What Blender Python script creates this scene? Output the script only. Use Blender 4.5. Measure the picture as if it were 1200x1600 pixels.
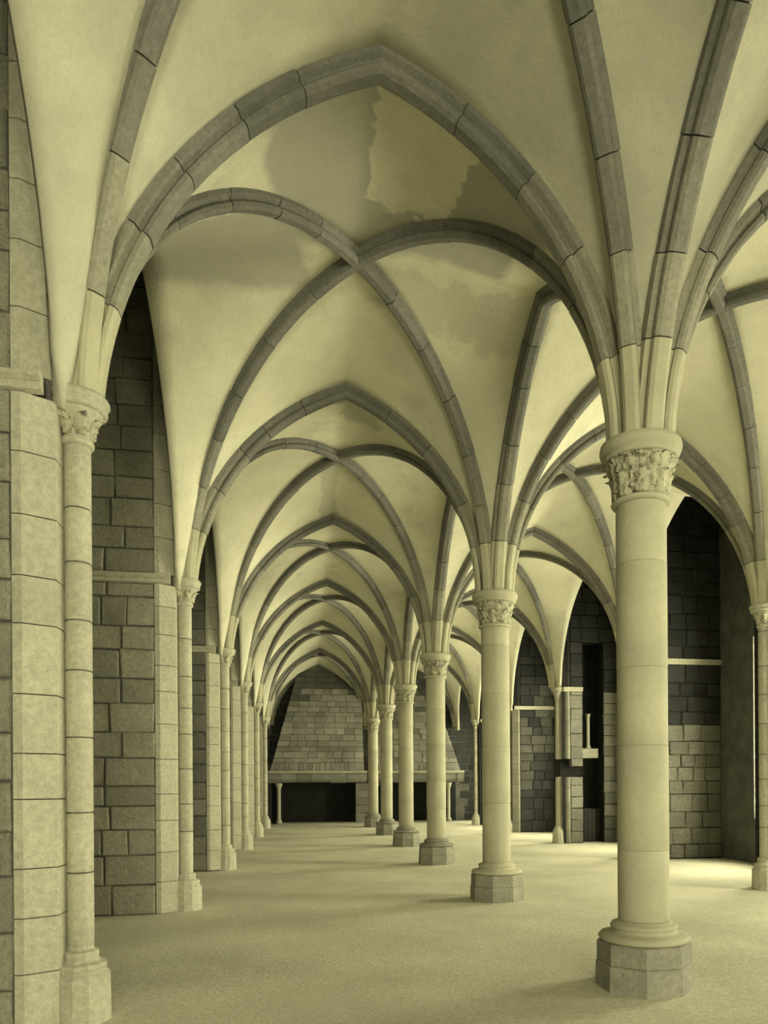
import bpy, math, random
from mathutils import Vector, Matrix
random.seed(7)
scene = bpy.context.scene
for o in list(bpy.data.objects): bpy.data.objects.remove(o)
col = scene.collection

# ------------------------------------------------------------------ camera
CAM = (-2.6655, -5.6103, 1.6008); YAW, PITCH, ROLL = 0.1831, 0.0003, -0.0068
FPX, PPX, PPY = 1148.8, 690.3, 1227.8
cd = bpy.data.cameras.new('camera'); cam = bpy.data.objects.new('camera', cd); col.objects.link(cam)
fw = Vector((math.sin(YAW)*math.cos(PITCH), math.cos(YAW)*math.cos(PITCH), math.sin(PITCH)))
rt = Vector((math.cos(YAW), -math.sin(YAW), 0)); up = rt.cross(fw)
rr = rt*math.cos(ROLL) + up*math.sin(ROLL); uu = -rt*math.sin(ROLL) + up*math.cos(ROLL)
m = Matrix((rr, uu, -fw)).transposed().to_4x4(); m.translation = Vector(CAM)
cam.matrix_world = m
cd.sensor_fit = 'HORIZONTAL'; cd.sensor_width = 36; cd.lens = FPX/1200*36
cd.shift_x = (600-PPX)/1200; cd.shift_y = (PPY-800)/1200
cd.clip_start = .05; cd.clip_end = 200
scene.camera = cam

# ------------------------------------------------------------------ world, exposure
wd = bpy.data.worlds.new('world'); scene.world = wd; wd.use_nodes = True
wd.node_tree.nodes['Background'].inputs[0].default_value = (1, .96, .72, 1)
wd.node_tree.nodes['Background'].inputs[1].default_value = 1.0
vs = scene.view_settings
vs.view_transform = 'Standard'; vs.look = 'None'; vs.gamma = 1; vs.use_curve_mapping = False
vs.exposure = 0.86

# ------------------------------------------------------------------ layout of the hall (metres)
YK = {-3: -14.2, -2: -9.5, -1: -4.8, 0: -.09, 1: 4.54, 2: 9.43, 3: 14.10, 4: 18.95, 5: 23.9, 6: 27.88}
W = 4.22; WR = 4.24; XM = -2.086; XMR = 2.13
H = 4.33; ZT = 6.93; ZB = 7.12
XOL, XOR = -5.45, 6.3            # inner faces of the outer walls
YB, YE, ZTOP = -14.2, 28.05, 7.95

# soft window light on the right; added frontal fill outside the back openings
LIGHT = (1, .962, .72)
def window_and_fill_light(loc, rot, sx, sy, power):
    l = bpy.data.lights.new('daylight', 'AREA'); l.shape = 'RECTANGLE'; l.size = sx; l.size_y = sy
    l.energy = power; l.color = LIGHT
    o = bpy.data.objects.new('daylight', l); col.objects.link(o); o.location = loc; o.rotation_euler = rot
    return o
WIN_R = {-1: 160, 0: 230, 1: 520, 2: 560, 3: 520, 4: 600, 5: 680, 6: 420}
WINW, WINZ0, WINZ1 = 1.9, .9, 4.6
for k, pw in WIN_R.items():
    ym = (YK[k-1]+YK[k])/2
    window_and_fill_light((XOR+.75, ym, (WINZ0+WINZ1)/2), (0, math.pi/2, 0), WINZ1-WINZ0, WINW, pw)
for xm, pw in ((XM, 1000), (XMR, 520)):  # lamps behind the viewer, added as frontal fill
    window_and_fill_light((xm, YB-.75, 2.6), (math.pi/2, 0, 0), 2.6, 3.0, pw)

# ------------------------------------------------------------------ materials
def new_mat(name):
    mt = bpy.data.materials.new(name); mt.use_nodes = True
    nt = mt.node_tree; b = nt.nodes['Principled BSDF']; b.inputs['Roughness'].default_value = .9
    b.inputs['Specular IOR Level'].default_value = .15
    return mt, nt, b
def N(nt, t, **kw):
    n = nt.nodes.new(t)
    for k, v in kw.items(): setattr(n, k, v)
    return n
def noise(nt, vec, scale, detail=6, rough=.6):
    n = N(nt, 'ShaderNodeTexNoise'); n.inputs['Scale'].default_value = scale
    n.inputs['Detail'].default_value = detail; n.inputs['Roughness'].default_value = rough
    nt.links.new(vec, n.inputs['Vector']); return n.outputs[0]
def ramp(nt, fac, p0, p1, c0=0, c1=1):
    r = N(nt, 'ShaderNodeMapRange'); r.inputs[1].default_value = p0; r.inputs[2].default_value = p1
    r.inputs[3].default_value = c0; r.inputs[4].default_value = c1
    nt.links.new(fac, r.inputs[0]); return r.outputs[0]
def math_(nt, op, a, b=None):
    n = N(nt, 'ShaderNodeMath', operation=op)
    for i, v in enumerate((a, b)):
        if v is None: continue
        if isinstance(v, (int, float)): n.inputs[i].default_value = v
        else: nt.links.new(v, n.inputs[i])
    return n.outputs[0]
def mix(nt, fac, c0, c1):
    n = N(nt, 'ShaderNodeMix', data_type='RGBA')
    if isinstance(fac, (int, float)): n.inputs[0].default_value = fac
    else: nt.links.new(fac, n.inputs[0])
    for i, c in ((6, c0), (7, c1)):
        if isinstance(c, tuple): n.inputs[i].default_value = (*c, 1)
        else: nt.links.new(c, n.inputs[i])
    return n.outputs[2]
def bump(nt, b, h, strength=.4, dist=.02):
    n = N(nt, 'ShaderNodeBump'); n.inputs['Strength'].default_value = strength; n.inputs['Distance'].default_value = dist
    nt.links.new(h, n.inputs['Height']); nt.links.new(n.outputs[0], b.inputs['Normal'])
def wpos(nt): return N(nt, 'ShaderNodeNewGeometry').outputs['Position']

def stone(name, c_dark, c_light, vary=.5, scale=2.2, bstr=.5, speck=True):
    """cut stone: broad tone patches, fine grain, each piece its own tone"""
    mt, nt, b = new_mat(name); P = wpos(nt)
    rnd = N(nt, 'ShaderNodeObjectInfo').outputs['Random']
    n1 = ramp(nt, noise(nt, P, scale), .3, .7)
    f = math_(nt, 'ADD', math_(nt, 'MULTIPLY', n1, 1-vary), math_(nt, 'MULTIPLY', rnd, vary))
    c = mix(nt, f, c_dark, c_light)
    g = ramp(nt, noise(nt, P, 24, 5, .8), .32, .72, 0, 1)
    c = mix(nt, math_(nt, 'MULTIPLY', math_(nt, 'SUBTRACT', 1, g), .55 if speck else .2), c, tuple(v*.45 for v in c_dark))
    nt.links.new(c, b.inputs['Base Color'])
    bump(nt, b, math_(nt, 'ADD', math_(nt, 'MULTIPLY', g, .5), noise(nt, P, 9, 5)), bstr, .03)
    return mt
M = {}
M['column'] = stone('column_stone', (.38, .365, .28), (.56, .54, .40), .25, 1.6, .25, False)
M['plinth'] = stone('plinth_stone', (.28, .274, .235), (.48, .467, .38), .3, 4, .6)
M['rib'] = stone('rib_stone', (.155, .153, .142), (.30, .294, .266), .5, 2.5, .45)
M['block'] = stone('wall_block', (.42, .408, .335), (.80, .77, .61), .6, 2.6, 1.3)
M['darkblock'] = stone('blackened_wall_block', (.035, .036, .037), (.095, .096, .094), .6, 2.2, 1.0)  # shade put into the stone colour: right piers, end wall top and sides
M['quoin'] = stone('quoin_stone', (.50, .485, .39), (.70, .678, .53), .4, 3, .5)
M['mortar'] = stone('mortar', (.11, .108, .10), (.17, .167, .15), .1, 6, .4)
M['darkmortar'] = stone('blackened_mortar', (.02, .02, .02), (.04, .04, .038), .1, 6, .4)  # shade of the right piers and passage put into the core colour
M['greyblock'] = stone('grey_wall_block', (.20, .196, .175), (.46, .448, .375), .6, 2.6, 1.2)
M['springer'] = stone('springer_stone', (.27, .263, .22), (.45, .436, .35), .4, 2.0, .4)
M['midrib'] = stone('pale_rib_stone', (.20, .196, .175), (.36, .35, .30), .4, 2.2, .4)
M['dimblock'] = stone('grimy_wall_block', (.09, .089, .083), (.22, .215, .185), .6, 2.6, 1.2)  # half-shade painted into pier patches; also darker upper hood courses
M['hood'] = stone('hood_stone', (.18, .177, .16), (.58, .565, .485), .45, .8, .7)
M['soot'] = stone('sooted_stone', (.020, .021, .022), (.045, .046, .046), .4, 3, .5)
M['rough'] = stone('rubble_wall', (.12, .118, .108), (.28, .273, .245), .1, 2.8, .9)
M['wood'] = stone('old_oak', (.045, .044, .042), (.09, .088, .082), .5, 5, .4)
M['iron'] = stone('lead_came', (.03, .03, .03), (.06, .06, .06), .2, 5, .2)

mt, nt, b = new_mat('carved_stone'); P = wpos(nt)
vo = N(nt, 'ShaderNodeTexVoronoi', feature='SMOOTH_F1'); vo.inputs['Scale'].default_value = 17; nt.links.new(P, vo.inputs['Vector'])
c = mix(nt, ramp(nt, noise(nt, P, 3), .3, .7), (.38, .365, .28), (.56, .54, .40))
nt.links.new(c, b.inputs['Base Color'])
bump(nt, b, math_(nt, 'ADD', math_(nt, 'MULTIPLY', vo.outputs[0], -1.6), math_(nt, 'MULTIPLY', noise(nt, P, 30, 3), .5)), 1.0, .05)
M['carved'] = mt

# vault plaster: outlined damp stains; nearest bay painted darker to offset its light
mt, nt, b = new_mat('vault_plaster'); P = wpos(nt)
sep = N(nt, 'ShaderNodeSeparateXYZ'); nt.links.new(P, sep.inputs[0])
X, Y, Z = sep.outputs
base = mix(nt, ramp(nt, noise(nt, P, .75, 8, .68), .32, .66), (.60, .58, .455), (.78, .755, .59))
grain = ramp(nt, noise(nt, P, 38, 4, .8), .3, .75)
wob = math_(nt, 'MULTIPLY', math_(nt, 'SUBTRACT', noise(nt, P, 1.1, 7, .62), .5), 2.2)
wob2 = math_(nt, 'MULTIPLY', math_(nt, 'SUBTRACT', noise(nt, P, 3.2, 6, .6), .5), .8)
def band(v, lo, hi, soft, wv):
    """1 inside lo..hi (edges wobbled by wv)"""
    vv = math_(nt, 'ADD', v, wv)
    a = ramp(nt, vv, lo-soft, lo+soft); c = ramp(nt, vv, hi-soft, hi+soft, 1, 0)
    return math_(nt, 'MULTIPLY', a, c)
def AND(*a):
    r = a[0]
    for q in a[1:]: r = math_(nt, 'MULTIPLY', r, q)
    return r
def OR(*a):
    r = a[0]
    for q in a[1:]: r = math_(nt, 'MAXIMUM', r, q)
    return r
st1 = AND(band(X, -2.95, -.6, .05, math_(nt, 'MULTIPLY', wob, .25)), band(Y, -.05, 2.1, .08, math_(nt, 'MULTIPLY', wob, .25)))
st1 = AND(st1, math_(nt, 'SUBTRACT', 1, AND(band(X, -2.07, -1.28, .012, math_(nt, 'MULTIPLY', wob2, .35)), band(Y, -.3, 1.45, .03, wob2))))
st2 = AND(band(X, -4.3, -2.6, .1, wob2), band(Y, 1.2, 2.6, .1, math_(nt, 'MULTIPLY', wob, .5)))
st3 = AND(band(X, -1.9, .1, .06, wob2), band(Y, 2.35, 2.95, .05, wob2))
st4 = AND(band(X, -2.1, -1.5, .05, wob2), band(Y, 4.55, 5.6, .05, wob2))
st5 = AND(band(X, -2.35, -2.05, .03, math_(nt, 'MULTIPLY', wob2, .4)), band(Y, 7.0, 9.4, .05, wob2))
st = OR(math_(nt, 'MULTIPLY', st1, .75), math_(nt, 'MULTIPLY', st2, .7), math_(nt, 'MULTIPLY', st3, .35), math_(nt, 'MULTIPLY', st4, .5), math_(nt, 'MULTIPLY', st5, .4),
        AND(ramp(nt, Y, -.25, -.05, 1, 0), ramp(nt, noise(nt, P, .9, 8, .7), .3, .62, .15, .62)),  # nearest bay toned down in the colour, against the strong light there
        ramp(nt, noise(nt, P, .8, 7, .68), .55, .66, 0, .3))
stc = mix(nt, noise(nt, P, 4, 5), (.24, .235, .21), (.34, .33, .285))
c = mix(nt, st, base, stc)
c = mix(nt, math_(nt, 'MULTIPLY', math_(nt, 'SUBTRACT', 1, grain), .34), c, (.34, .33, .26))
nt.links.new(c, b.inputs['Base Color'])
bump(nt, b, math_(nt, 'ADD', math_(nt, 'MULTIPLY', grain, .3), noise(nt, P, 5, 5)), .35, .03)
M['plaster'] = mt

# trodden floor
mt, nt, b = new_mat('floor_stone'); P = wpos(nt)
c = mix(nt, ramp(nt, noise(nt, P, .7, 6, .6), .32, .68), (.58, .56, .45), (.78, .755, .60))
g = ramp(nt, noise(nt, P, 26, 5, .8), .32, .7)
c = mix(nt, math_(nt, 'MULTIPLY', math_(nt, 'SUBTRACT', 1, g), .5), c, (.22, .21, .16))
nt.links.new(c, b.inputs['Base Color'])
bump(nt, b, math_(nt, 'ADD', g, noise(nt, P, 6, 5)), .35, .03)
M['floor'] = mt

# old thin window glass
mt, nt, b = new_mat('window_glass')
tr = N(nt, 'ShaderNodeBsdfTransparent'); tr.inputs[0].default_value = (.93, .93, .86, 1)
gl = N(nt, 'ShaderNodeBsdfGlossy'); gl.inputs['Roughness'].default_value = .1
mx = N(nt, 'ShaderNodeMixShader'); mx.inputs[0].default_value = .08
nt.links.new(tr.outputs[0], mx.inputs[1]); nt.links.new(gl.outputs[0], mx.inputs[2])
nt.links.new(mx.outputs[0], nt.nodes['Material Output'].inputs[0])
M['glass'] = mt

# ------------------------------------------------------------------ mesh helpers
class MB:
    def __init__(s): s.v = []; s.f = []; s.sm = []
    def add(s, vs, fs, smooth=False):
        n = len(s.v); s.v += [tuple(v) for v in vs]; s.f += [tuple(i+n for i in f) for f in fs]; s.sm += [smooth]*len(fs)
    def box(s, x0, x1, y0, y1, z0, z1):
        s.add([(x, y, z) for z in (z0, z1) for y in (y0, y1) for x in (x0, x1)],
              [(0, 2, 3, 1), (4, 5, 7, 6), (0, 1, 5, 4), (2, 6, 7, 3), (0, 4, 6, 2), (1, 3, 7, 5)])
    def hexa(s, a, bq):
        """two quads of four points, a and bq, bridged"""
        s.add(list(a)+list(bq), [(3, 2, 1, 0), (4, 5, 6, 7), (0, 1, 5, 4), (1, 2, 6, 5), (2, 3, 7, 6), (3, 0, 4, 7)])
    def lathe(s, prof, n=24, cx=0, cy=0, smooth=True, sq=0, rot=0):
        """prof: (r, z) from bottom to top"""
        vs = []
        for r, z in prof:
            for i in range(n):
                a = 2*math.pi*i/n+rot
                vs.append((cx+r*math.cos(a), cy+r*math.sin(a), z))
        fs = []
        for j in range(len(prof)-1):
            for i in range(n):
                fs.append((j*n+i, j*n+(i+1) % n, (j+1)*n+(i+1) % n, (j+1)*n+i))
        s.add(vs, fs, smooth)
        k = len(s.v)-len(vs)
        s.f += [tuple(k+i for i in reversed(range(n))), tuple(k+(len(prof)-1)*n+i for i in range(n))]; s.sm += [False, False]
    def build(s, name, mat, parent=None, **props):
        me = bpy.data.meshes.new(name); me.from_pydata(s.v, [], s.f); me.validate()
        if len(me.polygons) == len(s.sm):
            me.polygons.foreach_set('use_smooth', s.sm)
        me.materials.append(M[mat]); me.update()
        return link(name, me, parent, **props)
def link(name, me, parent=None, **props):
    o = bpy.data.objects.new(name, me); col.objects.link(o)
    if parent is not None:
        o.parent = parent
        rel = ROOTLOC.get(parent.name)
        if rel is not None: o.location = -rel      # children's meshes are written in world coordinates
        ROOTLOC[o.name] = ROOTLOC.get(o.name)
    for k, v in props.items(): o[k] = v
    return o
ROOTLOC = {}
def thing(name, loc, label=None, category=None, group=None, kind=None):
    o = bpy.data.objects.new(name, None); col.objects.link(o); o.location = loc; o.empty_display_size = .2
    ROOTLOC[o.name] = Vector(loc)
    if label: o['label'] = label
    if category: o['category'] = category
    if group: o['group'] = group
    if kind: o['kind'] = kind
    return o
def block(name, mat, parent, corners, nrm, depth=.09, bev=.016, proud=.0, jit=.008):
    """one dressed stone: corners = outline in its wall plane (4 points, counter-clockwise seen from outside)"""
    cs = [Vector(c) for c in corners]; n = Vector(nrm).normalized(); ctr = sum(cs, Vector())/4
    cs = [c + Vector([random.uniform(-jit, jit) for _ in range(3)])*(1) for c in cs]
    back = [c - n*depth for c in cs]
    mid = [c + n*(proud-bev) for c in cs]
    fr = []
    for c in cs:
        d = (ctr-c); fr.append(c + d.normalized()*bev*1.5 + n*(proud+random.uniform(-.006, .008)))
    mb = MB()
    mb.add(back+mid+fr, [(3, 2, 1, 0)] + [(i, (i+1) % 4, 4+(i+1) % 4, 4+i) for i in range(4)] +
           [(4+i, 4+(i+1) % 4, 8+(i+1) % 4, 8+i) for i in range(4)] + [(8, 9, 10, 11)])
    return mb.build(name, mat, parent)

# ------------------------------------------------------------------ floor and outer shell
mb = MB()
nx, ny = 44, 120
x0, x1, y0, y1 = XOL-.5, XOR+.5, YB-.5, YE+.4
vs = []
for j in range(ny+1):
    for i in range(nx+1):
        x = x0+(x1-x0)*i/nx; y = y0+(y1-y0)*j/ny
        vs.append((x, y, .006*math.sin(x*1.9+.7*y)+.005*math.sin(y*2.3-x*.8)-.011))
mb.add(vs, [(j*(nx+1)+i, j*(nx+1)+i+1, (j+1)*(nx+1)+i+1, (j+1)*(nx+1)+i) for j in range(ny) for i in range(nx)], True)
mb.build('floor', 'floor', kind='structure')

def wall_x(name, xi, xo, windows):
    """outer wall along Y with rectangular openings (ym)"""
    mb = MB(); y = YB-.4
    for ym in sorted(windows):
        a, bq = ym-WINW/2, ym+WINW/2
        mb.box(xi, xo, y, a, -.1, ZTOP)
        mb.box(xi, xo, a, bq, -.1, WINZ0); mb.box(xi, xo, a, bq, WINZ1, ZTOP)
        y = bq
    mb.box(xi, xo, y, YE+.4, -.1, ZTOP)
    return mb.build(name, 'rough', kind='structure')
wall_x('wall_left', XOL-.5, XOL, [])
wym = [(YK[k-1]+YK[k])/2 for k in WIN_R]
wall_x('wall_right', XOR, XOR+.5, wym)
mb = MB(); mb.box(XOL-.5, XOR+.5, YE, YE+.4, -.1, ZTOP)
wall_end = mb.build('wall_end', 'rough', kind='structure')
mb = MB(); x = XOL-.5
for xm in (XM, XMR):
    mb.box(x, xm-1.3, YB-.5, YB, -.1, ZTOP); mb.box(xm-1.3, xm+1.3, YB-.5, YB, -.1, 1.1); mb.box(xm-1.3, xm+1.3, YB-.5, YB, 4.1, ZTOP); x = xm+1.3
mb.box(x, XOR+.5, YB-.5, YB, -.1, ZTOP)
mb.build('wall_back', 'rough', kind='structure')

nwin = 0
def make_window(org, ax, width, z0, z1):
    """glazed opening: frame, two mullions, panes in leading. org = centre on the floor, ax = unit vector along the wall"""
    global nwin; nwin += 1
    t = thing('window_%d' % nwin, (org[0], org[1], z0), kind='structure')
    ax = Vector(ax); nn = Vector((-ax.y, ax.x, 0)); o = Vector((org[0], org[1], 0))
    def bar(mb, a0, a1, za, zb, th):
        c = [o+ax*a+nn*s*th/2 for a in (a0, a1) for s in (-1, 1)]
        q = [c[0], c[2], c[3], c[1]]
        mb.hexa([p+Vector((0, 0, za)) for p in q], [p+Vector((0, 0, zb)) for p in q])
    w = width/2
    mb = MB(); bar(mb, -w, -w+.09, z0, z1, .16); bar(mb, w-.09, w, z0, z1, .16); bar(mb, -w+.09, w-.09, z0, z0+.09, .16); bar(mb, -w+.09, w-.09, z1-.09, z1, .16)
    mb.build('window_frame', 'quoin', t)
    mb = MB(); bar(mb, -.06, .06, z0+.09, z1-.09, .14); mb.build('mullion', 'quoin', t)
    nz = 7; hz = (z1-z0-.18)/nz
    for s in (-1, 1):
        a0, a1 = (-w+.09, -.06) if s < 0 else (.06, w-.09)
        for j in range(nz):
            za = z0+.09+j*hz
            mb = MB(); bar(mb, a0+.01, a1-.01, za+.012, za+hz-.012, .012); mb.build('pane', 'glass', t)
            if j: mb = MB(); bar(mb, a0, a1, za-.012, za+.012, .03); mb.build('glazing_bar', 'iron', t)
    return t
for ym in wym: make_window((XOR+.3, ym), (0, 1, 0), WINW, WINZ0, WINZ1)
for xm in (XM, XMR): make_window((xm, YB-.3), (1, 0, 0), 2.6, 1.1, 4.1)  # unseen back windows, made up to hold the added fill

# ------------------------------------------------------------------ vault
ceiling = thing('ceiling', (0, 0, H), kind='structure')
ROOTLOC['ceiling'] = Vector((0, 0, H))
mb = MB(); mb.box(XOL-.5, XOR+.5, YB-.5, YE+.4, ZTOP, ZTOP+.25); mb.build('roof_deck', 'rough', ceiling)

class Arc:
    """half arch in its own plane: p = 0 at the springing, p = a at the crown"""
    def __init__(s, a, R, sig):
        n = math.hypot(1, sig); s.a = a; s.R = R
        s.r = (a*a+R*R)*n/(2*(R-a*sig))
        s.cp = a+s.r*sig/n; s.cz = H+R-s.r/n
        s.t0 = math.atan2(H-s.cz, -s.cp); s.t1 = math.atan2(H+R-s.cz, a-s.cp)
        if s.t0 < 0: s.t0 += 2*math.pi
    def pt(s, t, off=0): return s.cp+(s.r+off)*math.cos(t), s.cz+(s.r+off)*math.sin(t)
    def z(s, p, off):
        d = (s.r+off)**2-(p-s.cp)**2
        return max(H-.15, s.cz+math.sqrt(d)) if d > 0 else H-.15
SIG = .38
PROF = [(-.036, .0), (.036, .0), (.062, .02), (.066, .05), (.05, .068), (.058, .082), (.094, .105), (.098, .2), (-.098, .2), (-.094, .105), (-.058, .082), (-.05, .068), (-.066, .05), (-.062, .02)]
RW = 1.0
def sweep(mb, S, D, arc, ts, prof, smooth=False, ends=True):
    lat = Vector((-D.y, D.x, 0)); rings = []
    for t in ts:
        nrm = D*math.cos(t)+Vector((0, 0, math.sin(t)))
        p, z = arc.pt(t); c = S+D*p; c = Vector((c.x, c.y, z))
        if abs(t-arc.t1) < 1e-6:      # mitre at the crown
            rg = []
            for u, v in prof:
                tv = math.acos(max(-1, min(1, (arc.a-arc.cp)/(arc.r+v)))); pp, zz = arc.pt(tv, v)
                q = S+D*pp; rg.append(Vector((q.x, q.y, zz))+lat*u)
            rings.append(rg)
        else: rings.append([c+lat*u+nrm*v for u, v in prof])
    n = len(prof); vs = [q for r_ in rings for q in r_]
    fs = [(j*n+i, j*n+(i+1) % n, (j+1)*n+(i+1) % n, (j+1)*n+i) for j in range(len(ts)-1) for i in range(n)]
    if ends: fs += [tuple(reversed(range(n))), tuple((len(ts)-1)*n+i for i in range(n))]
    mb.add(vs, fs, smooth)
def rib(name, corner1, s1, crown, corner2, s2, R, sig, pieces=True, wid=1.0, label=None):
    """a rib of two half arches meeting at the crown (x, y); corner = axis of the support, s = set-off of the soffit"""
    crown = Vector((*crown, 0)); halves = []
    prof = [(u*wid, v) for u, v in PROF]
    core = [(u*.84, .018+v*.88) for u, v in prof]
    mb = MB()
    for cn, s in ((corner1, s1), (corner2, s2)):
        cn = Vector((*cn, 0)); D = (crown-cn); ln = D.length; D.normalize()
        arc = Arc(ln-s, R, sig); S = cn+D*s; halves.append((S, D, arc))
        ts = [arc.t0+(arc.t1-arc.t0)*i/26 for i in range(27)]
        sweep(mb, S, D, arc, ts, core if pieces else prof)
    rb = mb.build(name, 'mortar' if pieces else 'rib', ceiling)
    if label: rb['label'] = label
    if not pieces: return rb
    for S, D, arc in halves:
        # first bed joint level all round the springer, then nearly even voussoirs
        tz = math.pi-math.asin(min(1, max(-1, (H+.62-arc.cz)/arc.r)))
        cuts = [arc.t0, tz]
        n = max(3, round(abs(arc.t1-tz)*arc.r/.62)); w = [1+random.uniform(-.22, .22) for _ in range(n)]; tot = sum(w); acc = 0
        for q in w: acc += q; cuts.append(tz+(arc.t1-tz)*acc/tot)
        cuts[-1] = arc.t1
        g = .005/arc.r
        for vi, (a, bq) in enumerate(zip(cuts[:-1], cuts[1:])):
            sg = -1 if bq < a else 1
            ns = 4
            last = abs(bq-arc.t1) < 1e-6
            e0, e1 = a+sg*g, (arc.t1 if last else bq-sg*g)
            ts = [e0+(e1-e0)*i/ns for i in range(ns)]+[e1]
            j = random.uniform(-.006, .006); jl = random.uniform(-.004, .004)
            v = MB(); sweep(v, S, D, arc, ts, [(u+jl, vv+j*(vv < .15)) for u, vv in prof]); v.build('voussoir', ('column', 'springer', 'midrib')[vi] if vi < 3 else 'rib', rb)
    return rb

SC, SW = .27, .17            # soffit set-off at columns and at wall shafts
OFF = .15                   # plaster sits this far behind the soffit
def cell(pts_a, pts_b, name='vault_cell'):
    """ruled plaster cell between two curves"""
    nb = 8; vs = []; n = len(pts_a)
    for i, (a, bq) in enumerate(zip(pts_a, pts_b)):
        a = Vector(a); bq = Vector(bq); q = 1-abs(2*i/(n-1)-1)
        for j in range(nb+1):
            t = j/nb; p = a.lerp(bq, t); p.z += .05*q*math.sin(math.pi*t); vs.append(p)
    mb = MB(); w = nb+1
    mb.add(vs, [(i*w+j, i*w+j+1, (i+1)*w+j+1, (i+1)*w+j) for i in range(n-1) for j in range(nb)], True)
    o = mb.build(name, 'plaster', ceiling)
    md = o.modifiers.new('thickness', 'SOLIDIFY'); md.thickness = .06; md.offset = 0
    return o
def vault_bay(k, side):
    """the bay between supports k-1 and k; side -1 = left nave, 1 = right nave"""
    ya, yb = YK[k-1], YK[k]; ym = (ya+yb)/2
    xw, xm = (-W, XM) if side < 0 else (WR, XMR)
    QN = 22
    qs = [i/QN for i in range(QN+1)]
    def diag(cx, cy, s):
        ln = math.hypot(xm-cx, ym-cy); arc = Arc(ln-s, ZB-H, .0)
        return lambda q: Vector((cx+(xm-cx)*q, cy+(ym-cy)*q, arc.z(q*ln-s, OFF)))
    dg = {(0, 0): diag(0, ya, SC), (0, 1): diag(0, yb, SC), (1, 0): diag(xw, ya, SW), (1, 1): diag(xw, yb, SW)}
    for e, yy in ((0, ya), (1, yb)):      # cells against the transverse arches
        A, B = [], []
        for w_, cx, s in ((0, 0, SC), (1, xw, SW)):
            hw = abs(xm-cx); arc = Arc(hw-s, ZT-H, SIG)
            a = [Vector((cx+(xm-cx)*q, yy, arc.z(q*hw-s, OFF))) for q in qs]; bq = [dg[(w_, e)](q) for q in qs]
            if w_ == 0: A += a; B += bq
            else: A += a[::-1][1:]; B += bq[::-1][1:]
        cell(A, B)
    for w_, cx, s, sig, off in ((0, 0, SC, SIG, OFF), (1, xw, .3, SIG, .0)):   # cells against the arcade and against the wall arch
        A, B = [], []
        for e, cy in ((0, ya), (1, yb)):
            hl = abs(ym-cy); arc = Arc(hl-s, ZT-H+(.05 if w_ else 0), sig)
            a = [Vector((cx+w_*side*.06, cy+(ym-cy)*q, arc.z(q*hl-s, off))) for q in qs]; bq = [dg[(w_, e)](q) for q in qs]
            if e == 0: A += a; B += bq
            else: A += a[::-1][1:]; B += bq[::-1][1:]
        cell(A, B)
    full = k >= 0
    if k >= 0:
        rib('diagonal_rib', (0, ya), SC, (xm, ym), (xw, yb), SW, ZB-H, 0, full)
        rib('diagonal_rib', (0, yb), SC, (xm, ym), (xw, ya), SW, ZB-H, 0, full)
for k in range(-2, 7):
    for side in (-1, 1): vault_bay(k, side)
for k in range(-3, 7):
    for side in (-1, 1):
        xw, xm = (-W, XM) if side < 0 else (WR, XMR)
        rib('transverse_rib', (0, YK[k]), SC, (xm, YK[k]), (xw, YK[k]), SW, ZT-H, SIG, k >= 0, 1.22)
for k in range(-2, 7):
    ya, yb = YK[k-1], YK[k]
    rib('arcade_rib', (0, ya), SC, (0, (ya+yb)/2), (0, yb), SC, ZT-H, SIG, k >= 0, 1.15)

# ------------------------------------------------------------------ columns
def leaf_mesh(mb, cx, cy, ang, z0, z1, r0, r1, w, curl):
    """one carved leaf hugging the bell and curling out at its tip"""
    n = 6; vs = []
    d = Vector((math.cos(ang), math.sin(ang), 0)); l = Vector((-d.y, d.x, 0))
    for i in range(n+1):
        t = i/n; r = r0+(r1-r0)*t*t+(curl*max(0, t-.6)/.4 if t > .6 else 0)
        z = z0+(z1-z0)*(t if t < .84 else .84-(t-.84)*.25)
        ww = w*(.5+.75*math.sin(math.pi*min(1, t*.9+.1)))*(1+.12*math.cos(t*6*math.pi))
        c = Vector((cx, cy, z))
        for u, dd in ((-1, 0), (-.45, .012), (0, .026), (.45, .012), (1, 0)): vs.append(c+d*(r+dd)+l*u*ww)
        for u in (1, -1): vs.append(c+d*(r-.03)+l*u*ww)
    m_ = 7
    fs = [(j*m_+i, j*m_+(i+1) % m_, (j+1)*m_+(i+1) % m_, (j+1)*m_+i) for j in range(n) for i in range(m_)]
    fs += [tuple(reversed(range(m_))), tuple(n*m_+i for i in range(m_))]
    mb.add(vs, fs, True)
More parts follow.
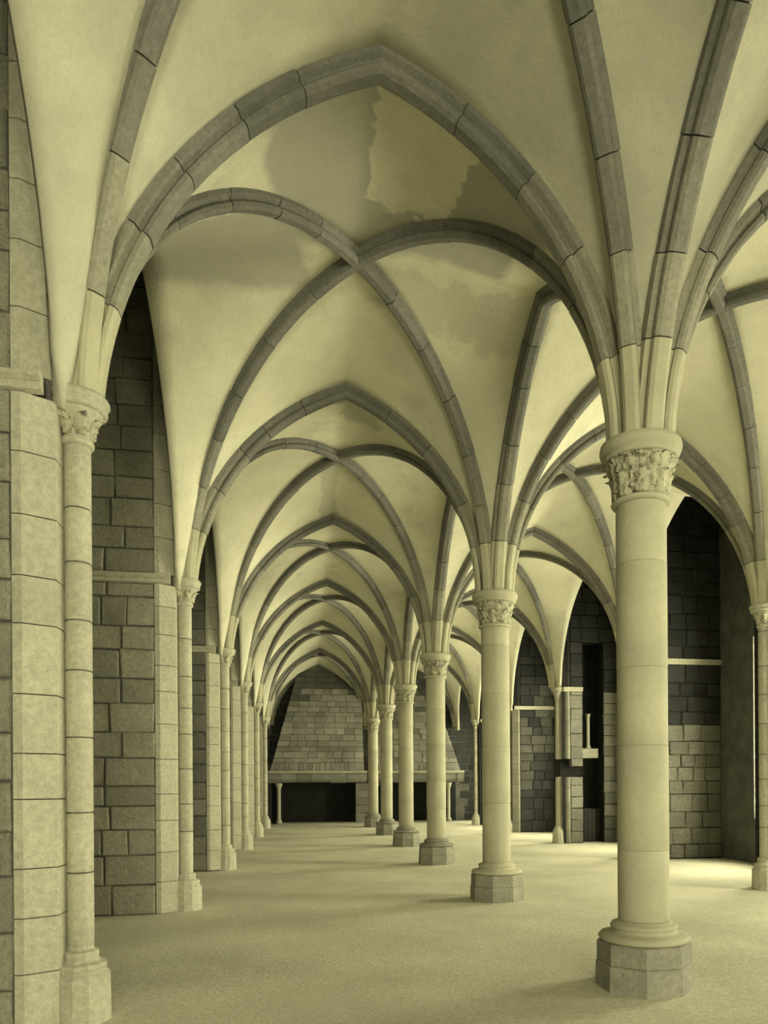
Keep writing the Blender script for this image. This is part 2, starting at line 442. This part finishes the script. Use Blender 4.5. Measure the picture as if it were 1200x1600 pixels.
def column(k, label):
    y = YK[k]; r = .2
    t = thing('column', (0, y, 0), label, 'column', 'round columns between the two naves')
    mb = MB(); h1 = .19
    mb.lathe([(.385, -.03), (.38, h1-.01), (.37, h1)], 8, 0, y, False, rot=math.pi/8); mb.build('plinth', 'plinth', t)
    mb = MB(); mb.lathe([(.372, h1+.004), (.37, .34), (.355, .355)], 8, 0, y, False, rot=math.pi/8); mb.build('plinth', 'plinth', t)
    mb = MB()
    pr = [(.30, .355), (.345, .362), (.362, .385), (.345, .41), (.29, .42), (.262, .43), (.25, .448), (.252, .456), (.262, .462), (.266, .478), (.252, .495), (.225, .5), (.215, .51), (r, .52)]
    mb.lathe(pr, 28, 0, y); mb.build('base_moulding', 'plinth' if k > 1 else 'column', t)
    z = .52; top = 3.83; zs = [z]
    while zs[-1] < top-.9: zs.append(zs[-1]+random.uniform(.55, .85))
    zs.append(top)
    for a, bq in zip(zs[:-1], zs[1:]):
        mb = MB(); rr_ = r+random.uniform(-.002, .002)
        mb.lathe([(rr_-.005, a), (rr_, a+.006), (rr_, bq-.006), (rr_-.005, bq)], 28, 0, y); mb.build('drum', 'column', t)
    mb = MB(); mb.lathe([(r-.01, 3.83), (.225, 3.838), (.236, 3.855), (.225, 3.872), (r-.005, 3.88)], 28, 0, y); mb.build('necking', 'column', t)
    mb = MB(); mb.lathe([(.195, 3.88), (.2, 3.95), (.212, 4.03), (.235, 4.1), (.262, 4.15), (.275, 4.17), (.275, 4.18)], 28, 0, y)
    cp = mb.build('capital', 'carved', t)
    for i in range(8):
        mb = MB(); a = 2*math.pi*(i+.5)/8
        leaf_mesh(mb, 0, y, a, 3.885, 4.09, .203, .222, .056, .035); mb.build('leaf', 'carved', cp)
        mb = MB(); a = 2*math.pi*i/8
        leaf_mesh(mb, 0, y, a, 3.93, 4.2, .203, .25, .05, .05); mb.build('leaf', 'carved', cp)
        for e in (-1, 1):
            mb = MB(); a = 2*math.pi*(i+.5+e*.22)/8
            leaf_mesh(mb, 0, y, a, 4.07, 4.19, .222, .256, .028, .035); mb.build('leaf', 'carved', cp)
    mb = MB(); mb.lathe([(.27, 4.18), (.292, 4.185), (.3, 4.21), (.285, 4.225), (.29, 4.235), (.318, 4.25), (.325, 4.285), (.318, 4.318), (.29, H)], 28, 0, y)
    mb.build('abacus', 'column', t)
CL = {-2: 'round stone column standing behind the viewer, nearest the back windows',
      -1: 'round stone column standing beside the viewer, out of the picture',
      0: 'large nearest round stone column with carved leaf capital at the right edge',
      1: 'second nearest round stone column, pale shaft on a heavy octagonal plinth',
      2: 'third round column from the right, between the second column and the thinner far ones',
      3: 'fourth column from the right, in front of the right fireplace opening',
      4: 'fifth column from the right, next to the farthest column',
      5: 'farthest and thinnest-looking round column, just before the fireplaces'}
for k, lb in CL.items(): column(k, lb)

# ------------------------------------------------------------------ wall piers with shafts
def shaft(t, x, y, sgn, detail=True, r=.088):
    """engaged shaft carrying the ribs"""
    mb = MB(); mb.lathe([(r-.012, .5), (r-.012, 4.1)], 16, x, y); sh = mb.build('shaft', 'mortar', t)
    z = .5; zs = [z]
    while zs[-1] < 4.0-.55: zs.append(zs[-1]+random.uniform(.33, .55))
    zs.append(4.0)
    for a, bq in zip(zs[:-1], zs[1:]):
        mb = MB(); mb.lathe([(r-.006, a+.004), (r, a+.01), (r, bq-.01), (r-.006, bq-.004)], 16, x, y); mb.build('drum', 'quoin', sh)
    mb = MB()
    mb.lathe([(.2, -.03), (.195, .3), (.165, .33), (.165, .34), (.172, .36), (.165, .385), (.13, .4), (.115, .42), (.122, .45), (.115, .47), (r, .48), (r, .51)], 12, x, y, False)
    mb.build('base', 'quoin', t)
    mb = MB()
    mb.lathe([(r, 3.98), (.108, 3.99), (.112, 4.01), (.1, 4.03), (.095, 4.06), (.11, 4.13), (.15, 4.2), (.17, 4.215)], 16, x, y)
    cp = mb.build('capital', 'quoin', t)
    for i in range(6):
        mb = MB(); leaf_mesh(mb, x, y, 2*math.pi*i/6, 4.04, 4.2, .1, .15, .04, .025); mb.build('leaf', 'carved', cp)
    mb = MB(); mb.lathe([(.16, 4.215), (.195, 4.225), (.2, 4.25), (.185, 4.262), (.2, 4.275), (.215, 4.3), (.2, H)], 16, x, y)
    mb.build('abacus', 'quoin', t)

def courses(z0, z1, lo=.24, hi=.42, seed=0, fixed=()):
    R = random.Random(seed); zs = [z0]
    while zs[-1] < z1-hi-.05: zs.append(zs[-1]+R.uniform(lo, hi))
    zs.append(z1); return zs
def pier(k, side, label, blocks=True, group=None):
    sg = side; y = YK[k]; xs = -W if side < 0 else WR
    xo = XOL if side < 0 else XOR
    xn = xs+sg*.08                       # nose plane
    t = thing('engaged_pier', (xs, y, 0), label, 'pier', group)
    yf, yb = y-.30, y+.42
    xq = xs+sg*.26                       # start of the quoin chamfer
    opening = (side > 0 and k == 3); dark = side > 0
    # core of the pier (mortar colour shows in the joints)
    d = .03
    def core(x0, x1, z0, z1, dy=0):
        a, c = min(x0, x1), max(x0, x1)
        mb.box(a, c, yf+d+dy, yb, z0, z1)
    mb = MB()
    xa = xn+sg*.03
    if opening:
        xp0, xp1 = 4.93, 5.55
        core(xa, xp0, -.05, 1.83); core(xa, xp0, 1.83, 2.33, .22); core(xa, xp0, 2.33, 5.6)
        core(xp1, xo, -.05, 5.6); core(xa, xo, 5.6, ZTOP)
    else: core(xa+sg*.14, xo, -.05, ZTOP); mb.box(min(xa, xa+sg*.14), max(xa, xa+sg*.14), yf+.12, yb, -.05, ZTOP)
    if opening: mb.box(4.93, 5.55, yb-.12, yb, -.05, 5.6)
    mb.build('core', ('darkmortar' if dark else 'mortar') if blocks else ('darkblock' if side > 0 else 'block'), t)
    # string course at springing height
    mb = MB()
    pr = [(0, 4.2), (.05, 4.215), (.07, 4.25), (.055, 4.265), (.085, 4.29), (.08, 4.32), (0, H)]
    xa, xb = xn+sg*.05, xo
    if opening: xb = 4.93
    vs = [(xx, yf+.03-dd, zz) for xx in (xa, xb) for dd, zz in pr]; n = len(pr)
    fs = [(i, i+1, n+i+1, n+i) for i in range(n-1)]+[tuple(range(n)), tuple(range(n, 2*n))]
    mb.add(vs, fs); mb.build('string_course', 'quoin', t)
    R = random.Random(k*31+side*7)
    def bmat(x, z):  # dark stones on the right side paint the shade of the recesses
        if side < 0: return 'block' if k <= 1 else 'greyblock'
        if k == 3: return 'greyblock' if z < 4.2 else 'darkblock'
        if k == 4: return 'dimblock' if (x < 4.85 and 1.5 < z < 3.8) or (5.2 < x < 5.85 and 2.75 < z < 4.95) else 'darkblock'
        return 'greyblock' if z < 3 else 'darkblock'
    def face(x0, x1, z0, z1, seed, q=True, skip=None, mat='block', lo=.26, hi=.4, lmin=.3, lmax=.62):
        zs = courses(z0, z1, lo, hi, seed)
        for za, zb in zip(zs[:-1], zs[1:]):
            if skip and skip(za, zb): continue
            xs_ = [x0]; s = 1 if x1 > x0 else -1
            while abs(x1-xs_[-1]) > lmax+.15: xs_.append(xs_[-1]+s*R.uniform(lmin, lmax))
            if abs(x1-xs_[-1]) > lmin*1.9: xs_.append(xs_[-1]+(x1-xs_[-1])*R.uniform(.4, .6))
            xs_.append(x1)
            for a, bq in zip(xs_[:-1], xs_[1:]):
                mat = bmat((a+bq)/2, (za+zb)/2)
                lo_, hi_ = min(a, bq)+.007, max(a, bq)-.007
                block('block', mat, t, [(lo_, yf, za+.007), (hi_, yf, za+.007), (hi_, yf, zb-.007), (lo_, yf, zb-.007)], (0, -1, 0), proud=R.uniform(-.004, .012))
    def quoins(z0, z1, seed):
        zs = courses(z0, z1, .3, .48, seed)
        for za, zb in zip(zs[:-1], zs[1:]):
            a, c = (xq, yf), (xn, yf+.11)
            if side > 0: a, c = c, a
            mb = MB()
            g = .004
            # chamfered corner stone: front strip, cant, return
            p = [(xq+sg*.06, yf), (xq, yf-.004), (xn, yf+.10), (xn, yf+.30), (xq+sg*.06, yf+.30)]
            vs = [(px, py, zz) for zz in (za+g, zb-g) for px, py in p]
            f = [(i, (i+1) % 5, 5+(i+1) % 5, 5+i) for i in range(5)]+[tuple(reversed(range(5))), tuple(range(5, 10))]
            if side > 0: f = [tuple(reversed(q)) for q in f]
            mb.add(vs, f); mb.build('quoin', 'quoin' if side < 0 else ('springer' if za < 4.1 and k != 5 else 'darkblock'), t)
    if blocks:
        x0 = xq+sg*.065
        if opening:
            face(x0, 4.93, 0, 1.83, k*5+1); face(x0, 4.93, 2.33, 4.2, k*5+2); face(x0, 4.93, H, 5.6, k*5+3)
            face(5.55, xo, 0, 4.2, k*5+4); face(5.55, xo, 4.2, 5.6, k*5+6); face(x0, xo, 5.6, ZTOP, k*5+5)
            quoins(0, 1.83, 3); quoins(2.33, 4.2, 4); quoins(H, ZTOP, 5)
            block('block', 'greyblock', t, [(4.6, yf, 2.12), (4.93, yf, 2.12), (4.93, yf, 2.33), (4.6, yf, 2.33)], (0, -1, 0), depth=.24)
        else:
            face(x0, xo, 0, 4.2, k*5+2+side); face(x0, xo, H, ZTOP, k*5+3+side)
            quoins(0, 4.2, k+9); quoins(H, ZTOP, k+19)
    if opening:
        shaft_z = MB(); shaft_z.lathe([(.19, -.03), (.185, .3), (.16, .34), (.16, .38), (.12, .4), (.115, .46), (.088, .48), (.088, 1.83)], 12, xs+.05, y-.1, False); shaft_z.build('lower_shaft', 'quoin', t)
        mb = MB(); mb.lathe([(.088, 2.33), (.088, 4.0), (.11, 4.02), (.1, 4.05), (.12, 4.14), (.16, 4.21)], 16, xs+.05, y-.1); mb.build('upper_shaft', 'quoin', t)
        mb = MB(); mb.lathe([(.16, 4.215), (.195, 4.225), (.2, 4.25), (.185, 4.262), (.2, 4.275), (.215, 4.3), (.2, H)], 16, xs+.05, y-.1); mb.build('abacus', 'quoin', t)
        # ledge and little shaft in the passage
        mb = MB(); mb.box(4.93, 5.4, yf+.05, yb, 2.36, 2.62); mb.build('ledge', 'block', t)
        mb = MB(); mb.lathe([(.08, 2.62), (.075, 2.68), (.05, 2.72), (.05, 3.5), (.08, 3.6)], 12, 5.16, y-.1); mb.build('small_shaft', 'block', t)
        for i in range(5):
            mb = MB(); xa = 4.95+i*.118; mb.box(xa, xa+.108, y-.02, y+.03, 0, .92+random.uniform(-.02, .03)); mb.build('plank', 'wood', t)
    else: shaft(t, xs, y, sg)
    return t
PL = {0: 'nearest left wall pier at the left edge, with base beside the viewer',
      1: 'large left wall pier of big dressed blocks with a slim engaged shaft',
      2: 'second large left wall pier, darker blocks behind the big block pier',
      3: 'third left wall pier, narrow sliver behind the darker second pier',
      4: 'fourth left wall pier, slim sliver toward the left fireplace',
      5: 'farthest left wall pier, last shaft before the left fireplace'}
for k, lb in PL.items(): pier(k, -1, lb, k <= 4, 'piers along the left wall')
RL = {0: 'right wall pier level with the nearest column, outside the view',
      1: 'right wall pier just beyond the nearest column at the far right',
      2: 'right wall pier hidden mostly behind the nearest column',
      3: 'right wall pier with a missing notch in its masonry and a dark passage beside it',
      4: 'shadowed right wall pier seen between the second column and the notched pier',
      5: 'farthest right wall pier, dark, next to the right fireplace'}
for k, lb in RL.items(): pier(k, 1, lb, 1 <= k <= 4, 'piers along the right wall')

# ------------------------------------------------------------------ end wall with the two fireplaces
R = random.Random(5); zs = [.02]
while zs[-1] < 7.4: zs.append(zs[-1]+R.uniform(.26, .36))
for za, zb in zip(zs[:-1], zs[1:]):
    x = XOL
    while x < XOR-.2:
        x2 = min(XOR, x+R.uniform(.4, .8)); xc = (x+x2)/2
        hid = -4.3+.27*(za-2.3)+.4 < xc < -.6 or .8 < xc < 4.35-.3*(za-2.3)-.4
        if za < 2.2: hid = xc < 4.55
        if not hid and -4.4 < xc < 6.2:
            block('block', 'darkblock' if xc > 3.2 or xc < -2 or zb > 5.7 else 'hood', wall_end, [(x+.006, YE-.01, za+.006), (x2-.006, YE-.01, za+.006), (x2-.006, YE-.01, zb-.006), (x+.006, YE-.01, zb-.006)], (0, -1, 0), depth=.03, bev=.01)  # dark blocks paint the shade along the top and sides
        x = x2
YH = 26.95          # front of the hearths
def fireplace(xa, xb, jl, jr, tps, label):
    """jl, jr: (x0, x1, kind) of the jambs"""
    t = thing('fireplace', ((xa+xb)/2, YH, 0), label, 'fireplace', 'pair of hooded fireplaces on the end wall')
    # fireback and sides
    mb = MB(); mb.box(xa+.15, xb-.15, YE-.12, YE, 0, 2.4); mb.build('fireback', 'soot', t)
    mb = MB(); mb.box(jl[0], jr[1], YH-.08, YE-.12, -.02, .03); mb.build('hearth', 'plinth', t)
    for x0, x1, kd in (jl, jr):
        xc = (x0+x1)/2
        if kd == 'shaft':
            mb = MB(); mb.lathe([(.13, 0), (.13, .12), (.1, .16), (.075, .2), (.075, 1.5), (.1, 1.52), (.09, 1.56), (.15, 1.7), (.17, 1.76)], 12, xc, YH+.12)
            j = mb.build('jamb', 'quoin', t)
            mb = MB(); mb.box(xc-.12, xc+.12, YH+.26, YE-.1, 0, 1.76); mb.build('jamb_wall', 'soot', t)
        else:
            mb = MB(); mb.box(x0+.02, x1-.02, YH+.05, YE-.1, 0, 1.76); mb.build('jamb', 'mortar', t)
            z = 0
            for i, hh in enumerate((.42, .36, .34, .32, .32)):
                block('block', 'greyblock', t, [(x0, YH, z+.006), (x1, YH, z+.006), (x1, YH, z+hh-.006), (x0, YH, z+hh-.006)], (0, -1, 0), depth=.3)
                z += hh
    # mantel of big lintel stones, moulded top
    xs = [xa]
    while xs[-1] < xb-1.0: xs.append(xs[-1]+random.uniform(.55, .8))
    xs.append(xb)
    for a, bq in zip(xs[:-1], xs[1:]):
        mb = MB(); dy = random.uniform(-.015, .015); dz = random.uniform(0, .04)
        yz = [(YH-.12+dy, 1.80+dz), (YH-.2+dy, 1.93), (YH-.2+dy, 2.16), (YH-.16+dy, 2.18), (YH+.35, 2.18), (YH+.35, 1.78+dz), (YH-.04, 1.76+dz)]
        n = len(yz); vs = [(x, yy, zz) for x in (a+.006, bq-.006) for yy, zz in yz]
        mb.add(vs, [(i, n+i, n+(i+1) % n, (i+1) % n) for i in range(n)]+[tuple(range(n)), tuple(reversed(range(n, 2*n)))])
        mb.build('lintel_stone', 'greyblock', t)
    mb = MB()
    yz = [(YH-.2, 2.18), (YH-.27, 2.21), (YH-.28, 2.27), (YH-.24, 2.3), (YH+.4, 2.3), (YH+.4, 2.18)]
    n = len(yz); vs = [(x, yy, zz) for x in (xa, xb) for yy, zz in yz]
    mb.add(vs, [(i, n+i, n+(i+1) % n, (i+1) % n) for i in range(n)]+[tuple(range(n)), tuple(reversed(range(n, 2*n)))])
    mb.build('mantel_shelf', 'quoin', t)
    # tapering hood
    z0, z1 = 2.3, 7.3
    def P(u, z, e=0):
        h_ = z-z0; a, bq = xa+.12+h_*tps[0], xb-.12-h_*tps[1]
        return Vector((a+(bq-a)*u, YH-.02+(z-z0)*.19+e, z))
    mb = MB()
    mb.hexa([P(0, z0, .05), P(1, z0, .05), Vector((P(1, z0).x, YE, z0)), Vector((P(0, z0).x, YE, z0))],
            [P(0, z1, .05), P(1, z1, .05), Vector((P(1, z1).x, YE, z1)), Vector((P(0, z1).x, YE, z1))])
    hd = mb.build('hood', 'mortar', t)
    zs = [z0, z0+.36]; R = random.Random(int(xa*10))
    while zs[-1] < 7.1: zs.append(zs[-1]+R.uniform(.2, .32))
    nrm = Vector((0, -1, .19))
    for r_, (za, zb) in enumerate(zip(zs[:-1], zs[1:])):
        wid = P(1, za).x-P(0, za).x; us = [0]
        while us[-1] < 1-.8/wid:
            us.append(us[-1]+(R.uniform(.16, .24) if r_ == 0 else R.uniform(.3, .6))/wid)
        us.append(1)
        for a, bq in zip(us[:-1], us[1:]):
            g = .006/wid
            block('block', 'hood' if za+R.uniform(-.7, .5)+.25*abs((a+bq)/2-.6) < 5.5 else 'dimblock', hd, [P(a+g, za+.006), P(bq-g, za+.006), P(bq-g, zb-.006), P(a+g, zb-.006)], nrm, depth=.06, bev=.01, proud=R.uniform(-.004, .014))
    return t
fireplace(-4.3, .0, (-3.9, -3.72, 'shaft'), (-.5, .08, 'pier'), (.27, .02), 'left hooded stone fireplace with wide dark hearth, behind the row of columns')
fireplace(.16, 4.35, (.3, .48, 'shaft'), (3.6, 3.78, 'shaft'), (.02, .3), 'right hooded stone fireplace, partly hidden behind the columns')
